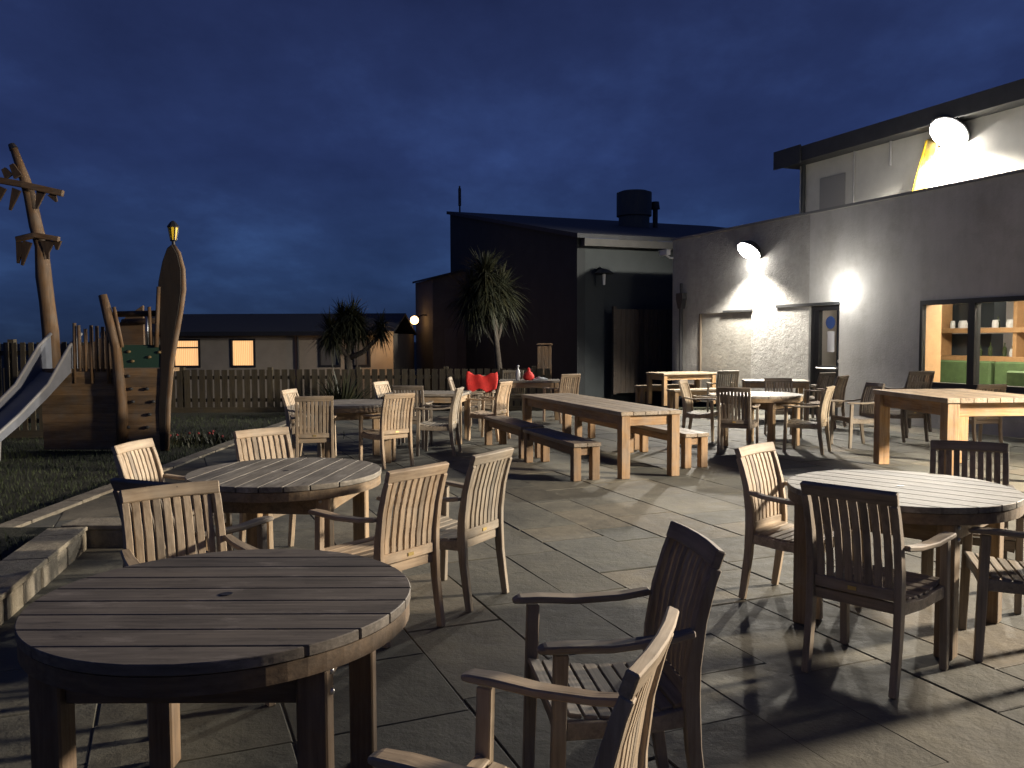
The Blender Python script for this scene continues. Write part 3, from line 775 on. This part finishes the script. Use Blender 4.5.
vb = wpt(0, 0, 0)
bm = B(); lathe(bm, [(.58, 5.2), (.58, 6.6), (.66, 6.62), (.66, 7.5), (.58, 7.52), (.52, 7.55)], (5.68, 6.5, -.42), 24); obj('roof_vent', bm, plain('vent_metal', (.08, .08, .075), .6), shed, smooth=False)
bm = B(); tube(bm, [(6.55, 6.4, 5.2), (6.55, 6.4, 6.5)], .1); tube(bm, [(6.55, 6.4, 6.5), (6.55, 6.4, 6.78)], [.18, .14], 12); obj('flue', bm, M_dark, shed)
bm = B(); tube(bm, [(.35, 11.3, 6.6), (.35, 11.3, 7.8)], .035); tube(bm, [(.35, 11.3, 7.0), (.35, 11.3, 7.7)], .06); obj('antenna', bm, M_black, shed)
bm = B(); prism(bm, [(-1.35, 9.6, -1), (-.002, 9.6, -1), (-.002, 9.6, 4.2), (-.13, 9.6, 4.19), (-1.35, 9.6, 3.875)], (0, 2.4, 0)); obj('annex_wall', bm, plain('annex_render', (.12, .11, .095), .85, 0, 2, .2), shed)
bm = B(); prism(bm, [(-1.45, 9.5, 3.86), (-.13, 9.5, 4.2), (-.13, 9.5, 4.28), (-1.45, 9.5, 3.94)], (0, 2.6, 0)); obj('annex_roof', bm, M_dark, shed)
bm = B(); box2(bm, (-.9, 9.57, .2), (-.4, 9.597, 2.0)); obj('annex_door', bm, plain('faded_door', (.14, .13, .12), .7), shed)
# small unlit wall lantern with bracket
wl = empty('wall_fixture', 'unlit curved lamp fixture high on the slate-blue wall', 'lamp', SC + V((.925, .379, 0)) * .62, SRZ)
bm = B(); tube(bm, [(0, 0, 3.55), (0, -.2, 3.6), (-.0, -.45, 3.5)], .03); obj('arm', bm, M_dark, wl)
bm = B(); lathe(bm, [(.06, 3.55), (.3, 3.42), (.28, 3.4), (.05, 3.46)], (0, -.45, 0), 18); obj('shade', bm, M_dark, wl)
bm = B(); tube(bm, [(0, -.45, 3.4), (0, -.45, 3.1)], [.05, .035]); obj('lamp_tube', bm, M_wp, wl)
# timber gate between the two buildings
gt = empty('timber_gate', 'brown close-boarded timber gate between the dark building and the grey wall', 'gate', SC + V((.925, .379, 0)) * 1.0 + V((.379, -.925, 0)) * .5, SRZ)
bm = B()
for k in range(16): box2(bm, (k * .15, 0, .03), (k * .15 + .143, .025, 2.42 - .0))
obj('boards', bm, wood('z', (.045, .034, .025), (.085, .064, .046), 'gate_board'), gt)
bm = B(); box2(bm, (0, .027, .4), (2.4, .08, .5)); box2(bm, (0, .027, 1.9), (2.4, .08, 2.0)); box2(bm, (-.1, -.01, 0), (-.002, .1, 2.5)); obj('gate_frame', bm, wood('x', (.045, .034, .025), (.085, .064, .046), 'gate_board'), gt)
# brown upright panel by the fence
pn = empty('boarded_box', 'tall brown boarded box standing before the dark gable, right of the palm tree', 'box', (.78, 20.2, -.08), 0)
bm = B()
for k in range(4): box2(bm, (-.17 + k * .085, -.1, 0), (-.17 + k * .085 + .08, .1, 1.5 + .02 * (k % 2)))
obj('boards', bm, W('z', SHIP), pn, .004)
bm = B(); box2(bm, (-.19, -.12, 1.525), (.19, .12, 1.56)); obj('lid', bm, W('x', SHIP), pn, .006)

# ------------------------------------------------------------------ bungalow behind the fence
bgw = empty('bungalow', 'low pale bungalow with a dark roof and two glowing windows beyond the fence', 'building', (-8, 28, -.9), 0)
M_bw = plain('bungalow_render', (.27, .235, .19), .9, 0, 2, .15)
xw = lambda px: (px - 512) / 30 + 8
wins = [(173, 201, 1), (231, 256, 1), (319, 341, 0), (350, 371, 0)]
bm = B(); xs_ = [-5.2] + [xw(q) for w_ in wins for q in w_[:2]] + [4.05]
z0, z1 = 1.57, 2.53
box2(bm, (-5.2, 0, 0), (4.05, .25, z0)); box2(bm, (-5.2, 0, z1), (4.05, .25, 2.68))
for i in range(0, len(xs_), 2): box2(bm, (xs_[i], 0, z0), (xs_[i + 1], .25, z1))
box2(bm, (-5.2, .252, 0), (-5.0, 6, 2.68)); box2(bm, (3.85, .252, 0), (4.05, 6, 2.68)); box2(bm, (-5, 5.8, 0), (3.85, 6, 2.68))
obj('wall', bm, M_bw, bgw)
bm = B(); prism(bm, [(-5.5, -.35, 2.64), (-5.5, 3, 3.34), (-5.5, 6.4, 2.64), (-5.5, 6.4, 2.74), (-5.5, 3, 3.44), (-5.5, -.35, 2.74)], (9.6, 0, 0)); obj('roof', bm, plain('bungalow_roof', (.035, .036, .042), .8), bgw)
bm = B(); box2(bm, (-5.5, -.37, 2.62), (4.12, -.352, 2.76)); obj('gutter', bm, M_black, bgw)
m, nt, b = new_mat('lit_curtain')
wv = nt.nodes.new('ShaderNodeTexWave'); wv.inputs['Scale'].default_value = 5; wv.inputs['Distortion'].default_value = 1.5; nt.links.new(coords(nt), wv.inputs[0])
c = ramp(nt, wv.outputs[1], [(0, (.75, .38, .14)), (1, (.95, .55, .25))])
nt.links.new(c, b.inputs['Base Color']); nt.links.new(c, b.inputs['Emission Color']); b.inputs['Emission Strength'].default_value = .75
M_cur = m
M_net = plain('dim_net_curtain', (.10, .10, .10), .3)
for a, b2, lit in wins:
    x0, x1 = xw(a), xw(b2)
    fr = B()
    box2(fr, (x0, -.03, z0), (x0 + .07, .1, z1)); box2(fr, (x1 - .07, -.03, z0), (x1, .1, z1)); box2(fr, (x0 + .07, -.03, z1 - .07), (x1 - .07, .1, z1)); box2(fr, (x0 + .07, -.03, z0), (x1 - .07, .1, z0 + .07))
    if a == 173: box2(fr, (x0 + .07, -.02, z1 - .32), (x1 - .07, .08, z1 - .27))
    f = obj('window', fr, M_black, bgw)
    pn_ = B(); box2(pn_, (x0 + .07, .06, z0 + .07), (x1 - .07, .075, z1 - .07)); obj('pane', pn_, M_cur if lit else M_net, f)
bm = B(); tube(bm, [(.9, -.08, 0), (.9, -.08, 2.6)], .04); tube(bm, [(2.85, -.08, 0), (2.85, -.08, 2.6)], .04); obj('downpipe', bm, M_dark, bgw)
# porch lamp
pp = V((-3.82, 33.1, 2.33))
pl = empty('porch_lamp', 'small warm glowing lamp where the bungalow meets the dark building', 'lamp', pp, 0)
bm = B(); ball(bm, (0, 0, 0), .17, 2); obj('globe', bm, emit('warm_globe', (1, .55, .2), 5), pl, smooth=True)
bm = B(); tube(bm, [(0.1, 0, .1), (.3, .02, .2), (.5, .1, .2)], .03); obj('bracket', bm, M_black, pl)
point('bungalow_fill', (-4.05, 27.0, 1.55), 34, (1, .55, .22), .1)  # added light close to the bungalow wall, well away from the lamp globe

# ------------------------------------------------------------------ fences
def picket_fence(name, label, x0, x1, y, h, z0, pw, gap, seed, pointed=True, slope=0):
    f = empty(name, label, 'fence', (x0, y, z0), 0)
    rg = random.Random(seed); L = x1 - x0
    bm = B(); x = 0
    while x < L - pw:
        hh = h + rg.uniform(-.005, .005) * 1 + slope * x
        box2(bm, (x, 0, .06), (x + pw, .022, hh)); x += pw + gap
    obj('pickets', bm, W('z', FENC), f)
    bm = B()
    for z in (.25, h - .22): box2(bm, (0, .024, z), (L, .065, z + .08))
    obj('rails', bm, W('x', FENC), f)
    x = 0
    while x <= L:
        bm = B(); box2(bm, (x - .05, .067, -.1), (x + .05, .17, h + .05 + slope * x)); obj('post', bm, W('z', FENC), f); x += 2.0
    bm = B(); box2(bm, (0, -.02, -.05), (L, .0, .13)); obj('gravel_board', bm, W('x', FENC), f)
    return f
picket_fence('picket_fence', 'long low weathered picket fence across the back of the lawn and patio', -11.5, .9, 19, .98, -.06, .125, .045, 2)
picket_fence('paling_fence', 'taller dark paling fence at the far left behind the slide', -12.5, -7.1, 14.2, 1.62, -.05, .08, .06, 9)

# ------------------------------------------------------------------ palm-like trees and the flax bush
def leaf(bm, p, d, L, w, droop, seg=4):
    p = V(p); d = V(d).normalized(); sd = d.cross(V((0, 0, 1)))
    if sd.length < .05: sd = V((1, 0, 0))
    sd.normalize(); prev = None
    for i in range(seg + 1):
        t = i / seg
        q = p + d * L * t + V((0, 0, -droop * L * t * t))
        ww = w * (1 - t) ** .7 * (.55 + .45 * min(1, t * 5)) + .001
        cur = (bm.verts.new(q - sd * ww), bm.verts.new(q + sd * ww))
        if prev: bm.faces.new((prev[0], prev[1], cur[1], cur[0]))
        prev = cur
m, nt, b = new_mat('strap_leaf')
isl = nt.nodes.new('ShaderNodeNewGeometry').outputs['Random Per Island']
nt.links.new(ramp(nt, isl, [(0, (.009, .012, .005)), (.6, (.019, .023, .008)), (1, (.042, .04, .015))]), b.inputs['Base Color'])
b.inputs['Roughness'].default_value = .6
M_leaf = m
M_bark = plain('grey_bark', (.075, .062, .048), .9, 0, 14, .35, .6, 30)
def cordyline(label, base, limbs, heads, seed):
    rg = random.Random(seed)
    t = empty('cabbage_palm', label, 'tree', base, 0, 'cabbage palms beyond the fence')
    bm = B()
    for pts, rr in limbs: tube(bm, pts, rr, 9)
    obj('trunk', bm, M_bark, t, smooth=True)
    bm = B()
    for (hx, hy, hz, Lr, n) in heads:
        for i in range(n):
            az = rg.uniform(0, 2 * math.pi); el = math.asin(rg.uniform(-.96, 1))
            d = (math.cos(az) * math.cos(el), math.sin(az) * math.cos(el), math.sin(el))
            o_ = V(d) * rg.uniform(0, .16) + V((0, 0, rg.uniform(-.15, .1)))
            leaf(bm, V((hx, hy, hz)) + o_, d, Lr * rg.uniform(.65, 1.1), .021, rg.uniform(.1, .5))
    obj('crown', bm, M_leaf, t)
cordyline('round-headed cabbage palm with a single trunk before the dark gable', (-.5, 21.2, -.25),
          [([(.15, 0, -.1), (.2, 0, .8), (.12, 0, 1.6), (.0, 0, 2.9)], [.11, .09, .08, .06]), ([(.12, 0, 1.6), (-.25, .1, 2.2)], [.07, .05]), ([(.1, 0, 1.7), (.3, .1, 2.4)], [.06, .05])],
          [(-.15, 0, 3.4, .9, 800), (-.5, .15, 2.95, .85, 600), (.22, .1, 3.05, .85, 600), (-.1, -.2, 2.85, .75, 450)], 4)
cordyline('branching cabbage palm with a pale forked trunk in front of the bungalow', (-4.25, 21.8, -.35),
          [([(0, 0, -.1), (.03, 0, .7), (0, 0, 1.5)], [.13, .11, .1]), ([(0, 0, 1.5), (-.2, 0, 1.75), (-.42, 0, 2.0)], [.085, .07, .055]), ([(0, 0, 1.5), (.05, 0, 1.9), (.08, 0, 2.35)], [.08, .07, .05]), ([(.02, 0, 1.45), (.4, 0, 1.62), (.8, 0, 2.0)], [.08, .065, .05])],
          [(-.45, 0, 2.15, .6, 330), (-.15, .1, 2.45, .65, 380), (.12, 0, 2.5, .65, 380), (.85, 0, 2.25, .45, 260), (.3, .1, 2.3, .55, 260)], 8)
rg = random.Random(12)
fx = empty('flax_bush', 'spiky dark green flax bush growing in front of the picket fence', 'plant', (-3.72, 18.2, -.06))
bm = B()
for i in range(240):
    az = rg.uniform(0, 6.28); el = rg.uniform(.55, 1.5)
    leaf(bm, (rg.uniform(-.18, .18), rg.uniform(-.15, .15), 0), (math.cos(az) * math.cos(el), math.sin(az) * math.cos(el), math.sin(el)), rg.uniform(.7, 1.35), .028, rg.uniform(.05, .45))
obj('leaves', bm, M_leaf, fx)

# ------------------------------------------------------------------ pirate ship climbing frame
K_ = .01476
def sp(px, py, dy=0):      # local ship coordinates from its elevation drawing
    return V(((px - 512) * K_ + 6, dy, 1.606 - (py - 339.6) * K_))
ship = empty('pirate_ship_climber', 'wooden pirate-ship climbing frame with mast, prow and slide on the lawn', 'play equipment', (-6, 12.4, -.03), 0)
LZ, LX, HX = W('z', SHIP), W('x', SHIP), W('x', HULL)
def lerp(a, b, t): return a + (b - a) * t
bm = B()      # side of the hull: overlapping boards
n = 9
for k in range(n):
    z0 = k * .135; z1 = z0 + .133
    t = k / n
    p0 = V((-1.0 - .02 * t, .1, z0)); p1 = V((.14 - .04 * t, .06, z0))
    d = (p1 - p0).normalized(); nn = V((d.y, -d.x, 0))
    a = p0 + nn * .003 * (k % 2); c_ = p1 + nn * .003 * (k % 2)
    prism(bm, [tuple(a), tuple(c_), tuple(c_ + V((0, 0, .132))), tuple(a + V((0, 0, .132)))], tuple(-nn * .035))
obj('hull_side', bm, HX, ship)
bm = B()      # end wall with climbing holds
for k in range(9):
    z0 = .0 + k * .135
    xa = lerp(.2, .18, k / 9); xb = lerp(.78, 1.0, k / 9)
    prism(bm, [(xa, .02, z0), (xb, .02, z0), (xb + .02, .02, z0 + .132), (xa, .02, z0 + .132)], (0, .04, 0))
ew = obj('climbing_wall', bm, HX, ship)
bm = B(); rg = random.Random(4)
for k in range(11):
    z = .15 + (k // 2) * .19; x = .3 + (k % 2) * .32 + rg.uniform(-.05, .1)
    ball(bm, (x, .0, z), .035, 1, (1.2, .7, .8))
obj('climbing_holds', bm, M_dark, ew, smooth=True)
bm = B(); prism(bm, [(.18, .01, 1.222), (.98, .01, 1.222), (1.04, .01, 1.56), (.17, .01, 1.56)], (0, .03, 0)); gpn = obj('green_panel', bm, plain('green_board', (.03, .075, .05), .6), ship)
bm = B()
for x, z in ((.4, 1.32), (.65, 1.38), (.8, 1.45), (.35, 1.46)): ball(bm, (x, .0, z), .03, 1, (1.3, .6, .8))
obj('climbing_holds', bm, plain('tan_holds', (.2, .14, .06), .7), gpn, smooth=True)
bm = B(); tube(bm, [sp(120, 449), sp(121, 400), sp(117, 345), sp(111, 318), sp(105, 293)], [.085, .08, .075, .075, .06], 12); obj('stem_post', bm, LZ, ship, smooth=True)
bm = B()      # prow board
outline = [(158, 449), (163, 449), (166, 400), (170, 360), (175, 332), (180, 310), (183.5, 288), (183.5, 268), (180, 252), (175, 243), (170, 247), (165, 260), (160.5, 280), (159, 305), (161, 335), (160, 370), (157, 410)]
prism(bm, [tuple(sp(a, c_, 0)) for a, c_ in outline], (0, .12, 0)); pr = obj('prow_board', bm, W('z', dict(lo=(.014, .009, .005), hi=(.04, .025, .014), key='shaded_larch')), ship, .01)  # board coloured near black to paint the shade on its face
bm = B(); tube(bm, [sp(a, c_, .04) for a, c_ in ((163.5, 449), (166.5, 400), (170.5, 360), (176, 332), (181, 310), (184.5, 288), (184.5, 268), (181, 252), (176, 244))], [.04, .04, .045, .045, .04, .04, .036, .03, .025], 10); obj('prow_lit_edge', bm, LZ, pr, smooth=True)  # paler tube paints the lit right edge of the prow
bm = B()      # lantern
lc = sp(175.5, 240, .05)
tube(bm, [lc + V((0, 0, -.06)), lc], .025); lathe(bm, [(.035, 0), (.05, .01), (.045, .02)], lc, 8); lathe(bm, [(.085, .2), (.09, .215), (.05, .27), (.015, .3)], lc, 8)
for k in range(4):
    a = math.pi / 4 + k * math.pi / 2; tube(bm, [lc + V((.045 * math.cos(a), .045 * math.sin(a), .01)), lc + V((.078 * math.cos(a), .078 * math.sin(a), .205))], .006, 5)
ln = obj('lantern', bm, M_black, ship)
bm = B(); lathe(bm, [(.038, .02), (.07, .2)], lc, 8); obj('lantern_glass', bm, plain('yellow_glass', (.75, .52, .03), .3), ln)
bm = B()      # deck and bulwark
box2(bm, (-.9, .1, 1.12), (.5, 1.5, 1.18)); obj('deck', bm, HX, ship)
bm = B(); prism(bm, [(-1.25, 1.5, .9), (-1.25, 1.5, 1.5), (-.95, 1.5, 1.58), (-.65, 1.5, 1.75), (-.35, 1.5, 2.02), (-.08, 1.5, 2.2), (-.08, 1.5, .9)], (0, .06, 0)); obj('bulwark', bm, W('x', dict(lo=(.07, .042, .022), hi=(.13, .08, .04), key='bulwark_larch')), ship)
bm = B(); rg = random.Random(6)
for k in range(8):
    t = k / 7
    x = lerp(-.5, .12, t); y = lerp(.13, .06, t)
    h_ = rg.uniform(-.06, .05)
    tube(bm, [(x, y - .03, 1.05 + (.12 if k % 3 else -.06)), (x + rg.uniform(-.02, .02), y - .03, 1.86 + h_)], [.032, .026], 8)
obj('side_palings', bm, LZ, ship, smooth=True)
bm = B()
tube(bm, [sp(123, 345), sp(116, 305)], [.03, .026], 8); tube(bm, [sp(152, 343), sp(151, 305)], [.03, .026], 8); tube(bm, [sp(157, 345), sp(161, 285)], [.035, .03], 8)
obj('stern_palings', bm, LZ, ship, smooth=True)
bm = B(); tube(bm, [sp(112, 312, .1), sp(163, 311, .1)], .045, 8); obj('handrail', bm, W('x', dict(lo=(.035, .02, .011), hi=(.085, .052, .028), key='dark_larch')), ship, smooth=True)
bm = B(); tube(bm, [sp(80, 318, 1.4), sp(137, 316, 1.4)], .05, 8); obj('handrail', bm, W('x', dict(lo=(.035, .02, .011), hi=(.085, .052, .028), key='dark_larch')), ship, smooth=True)
bm = B(); tube(bm, [sp(146.5, 314, .06), sp(146.5, 343, .06)], .018, 8); obj('steel_bar', bm, M_steel, ship, smooth=True)
# mast
def mp(px, py, dy=1.3): q = 13.7 / 12.4; return V(((px - 507) * K_ * q + 6, dy, 1.606 - (py - 339.6) * K_ * q))
bm = B(); tube(bm, [mp(48, 372), mp(47, 330), mp(44.5, 300), mp(42, 275), mp(41, 245), mp(36, 225), mp(31, 195), mp(27, 180), mp(16, 147)], [.13, .125, .115, .12, .1, .1, .09, .08, .055], 12); ms = obj('mast', bm, LZ, ship, smooth=True)
bm = B(); tube(bm, [mp(17, 150), mp(14.5, 145)], [.07, .05], 10); obj('mast_cap', bm, M_black, ms)
bm = B()
sweep(bm, [mp(-2, 180, 1.18), mp(30, 186, 1.15), mp(68, 194.5, 1.18)], .1, [.08, .1, .08], (0, 0, 1)); obj('yard', bm, LX, ms, .01); bm = B(); sweep(bm, [mp(21, 239, 1.17), mp(40, 235, 1.15), mp(63, 239, 1.17)], .085, [.08, .1, .08], (0, 0, 1))
obj('yard', bm, LX, ms, .01)
RAG = W('z', dict(lo=(.035, .02, .011), hi=(.085, .052, .028), key='dark_larch'))
for (a, c_, a2, c2) in ((8, 188, 0, 206), (22, 190, 14, 210), (46, 192, 40, 209), (56, 194, 60, 202), (24, 241, 20, 262), (31, 241, 24, 264), (48, 240, 50, 258), (53, 240, 49, 254), (60, 240, 59, 249)):
    bm = B(); sweep(bm, [mp(a, c_, 1.2), mp(a2, c2, 1.22)], .04, [.14, .03], (0, 1, 0)); obj('sail_rag', bm, RAG, ms)
for (a, c_, a2, c2) in ((15, 178, 10, 170), (24, 178, 18, 166)):
    bm = B(); sweep(bm, [mp(a, c_, 1.2), mp(a2, c2, 1.2)], .05, [.14, .07], (0, 1, 0)); obj('wooden_peg', bm, RAG, ms)
# slide: stainless trough with high sides, coming towards the patio
pts = [V((-.75, .35, 1.18)), V((-.77, .05, 1.13)), V((-.84, -.45, .80)), V((-.93, -1.0, .46)), V((-1.01, -1.5, .2)), V((-1.05, -1.75, .12)), V((-1.08, -2.0, .11))]
bm = B(); hw = .23; sd = V((1, 0, 0)); rows = []
for i, p in enumerate(pts):
    hgt = [.55, .42, .2, .17, .15, .12, .06][i]
    sec = []
    for a, up in ((-1, hgt), (-.96, .03), (0, 0), (.96, .03), (1, hgt)): sec.append(p + sd * hw * a + V((0, 0, up)))
    rows.append(sec)
def strip(bm, rows):
    vv = [[bm.verts.new(q) for q in r_] for r_ in rows]; v2 = [[bm.verts.new(q - V((0, 0, .02))) for q in r_] for r_ in rows]
    for i in range(len(rows) - 1):
        for j in range(len(rows[0]) - 1):
            bm.faces.new((vv[i][j], vv[i][j + 1], vv[i + 1][j + 1], vv[i + 1][j])); bm.faces.new((v2[i][j], v2[i + 1][j], v2[i + 1][j + 1], v2[i][j + 1]))
strip(bm, rows); sl = obj('slide', bm, plain('brushed_steel', (.20, .215, .25), .4, .25, 5, .15), ship, smooth=False)
bm = B()
for a in (0, 4): tube(bm, [r_[a] for r_ in rows], .025, 8)
obj('slide_edge', bm, plain('worn_grey_paint', (.25, .25, .25), .5), sl, smooth=True)
bm = B()
tube(bm, [(-1.02, -1.0, -.1), (-.98, -1.0, .45)], .03, 8); obj('slide_leg', bm, M_steel, sl)
# low flower bed with red blooms in front of the fence
bm = B(); rg = random.Random(31)
for i in range(500):
    x = rg.gauss(0, .75); y = rg.gauss(0, .3); blade(bm, (x, y, 0), rg.uniform(.06, .2), .012, rg.uniform(0, 6.28), rg.uniform(.2, 1))
fb = tag(obj('flower_bed', bm, M_leaf, loc=(-4.95, 13.4, -.05)), 'low dark flower bed dotted with red blooms on the lawn right of the ship', 'flower bed', kind='stuff')
bm = B()
for i in range(12): ball(bm, (rg.gauss(0, .55), rg.gauss(0, .2), rg.uniform(.1, .2)), .022, 1)
obj('blooms', bm, plain('dull_red_petal', (.22, .02, .02), .8), fb)

# ------------------------------------------------------------------ sky at dusk
wld = bpy.data.worlds.new('World'); S.world = wld; wld.use_nodes = True
nt = wld.node_tree; bgd = nt.nodes['Background']
tc = nt.nodes.new('ShaderNodeTexCoord'); sx = nt.nodes.new('ShaderNodeSeparateXYZ'); nt.links.new(tc.outputs['Generated'], sx.inputs[0])
def mth(op, a, b=None, clampv=False):
    n = nt.nodes.new('ShaderNodeMath'); n.operation = op; n.use_clamp = clampv
    for i, v_ in enumerate((a, b)):
        if v_ is None: continue
        if hasattr(v_, 'links'): nt.links.new(v_, n.inputs[i])
        else: n.inputs[i].default_value = v_
    return n.outputs[0]
zp = mth('MAXIMUM', sx.outputs[2], 0.0)
den = mth('ADD', zp, .28)
cmb = nt.nodes.new('ShaderNodeCombineXYZ'); nt.links.new(mth('DIVIDE', sx.outputs[0], den), cmb.inputs[0]); nt.links.new(mth('DIVIDE', sx.outputs[1], den), cmb.inputs[1])
mpn = nt.nodes.new('ShaderNodeMapping'); mpn.inputs['Scale'].default_value = (1.3, 1.0, 1); mpn.inputs['Location'].default_value = (1.3, .4, 0); nt.links.new(cmb.outputs[0], mpn.inputs[0])
cl = noise(nt, mpn.outputs[0], 1.0, 8, .6)
base = ramp(nt, zp, [(0, (.008, .015, .036)), (.07, (.0115, .024, .066)), (.2, (.0105, .019, .062)), (.42, (.0085, .0135, .045)), (1, (.009, .013, .036))])
clr = ramp(nt, cl, [(.34, (.7, .7, .72)), (.5, (1.0, 1.0, 1.0)), (.6, (1.35, 1.4, 1.35)), (.74, (2.0, 2.2, 2.0))])
sky = nt.nodes.new('ShaderNodeTexSky'); sky.sky_type = 'NISHITA'; sky.sun_disc = False; sky.sun_elevation = R(-4); sky.sun_rotation = R(200)
col = mixc(nt, base, clr, 1.0, 'MULTIPLY')
hsum = mixc(nt, col, sky.outputs[0], .02, 'ADD')
nt.links.new(hsum, bgd.inputs[0]); bgd.inputs[1].default_value = 1.22

# ------------------------------------------------------------------ camera and view
cam = bpy.data.cameras.new('camera'); co = bpy.data.objects.new('camera', cam); COL.objects.link(co)
cam.sensor_fit = 'HORIZONTAL'; cam.sensor_width = 36; cam.lens = 36 * 840.7 / 1024
cam.clip_end = 2000; cam.clip_start = .05
co.matrix_world = Matrix.Translation((0, 0, 1.606)) @ Matrix.Rotation(R(90) - .05436, 4, 'X') @ Matrix.Rotation(-.00389, 4, 'Z')
S.camera = co
vs_ = S.view_settings; S.display_settings.display_device = 'sRGB'
vs_.view_transform = 'Standard'; vs_.look = 'None'; vs_.exposure = .62; vs_.gamma = 1; vs_.use_curve_mapping = False
S.cycles.max_bounces = 6; S.cycles.use_denoising = True
S.cycles.sample_clamp_indirect = 4
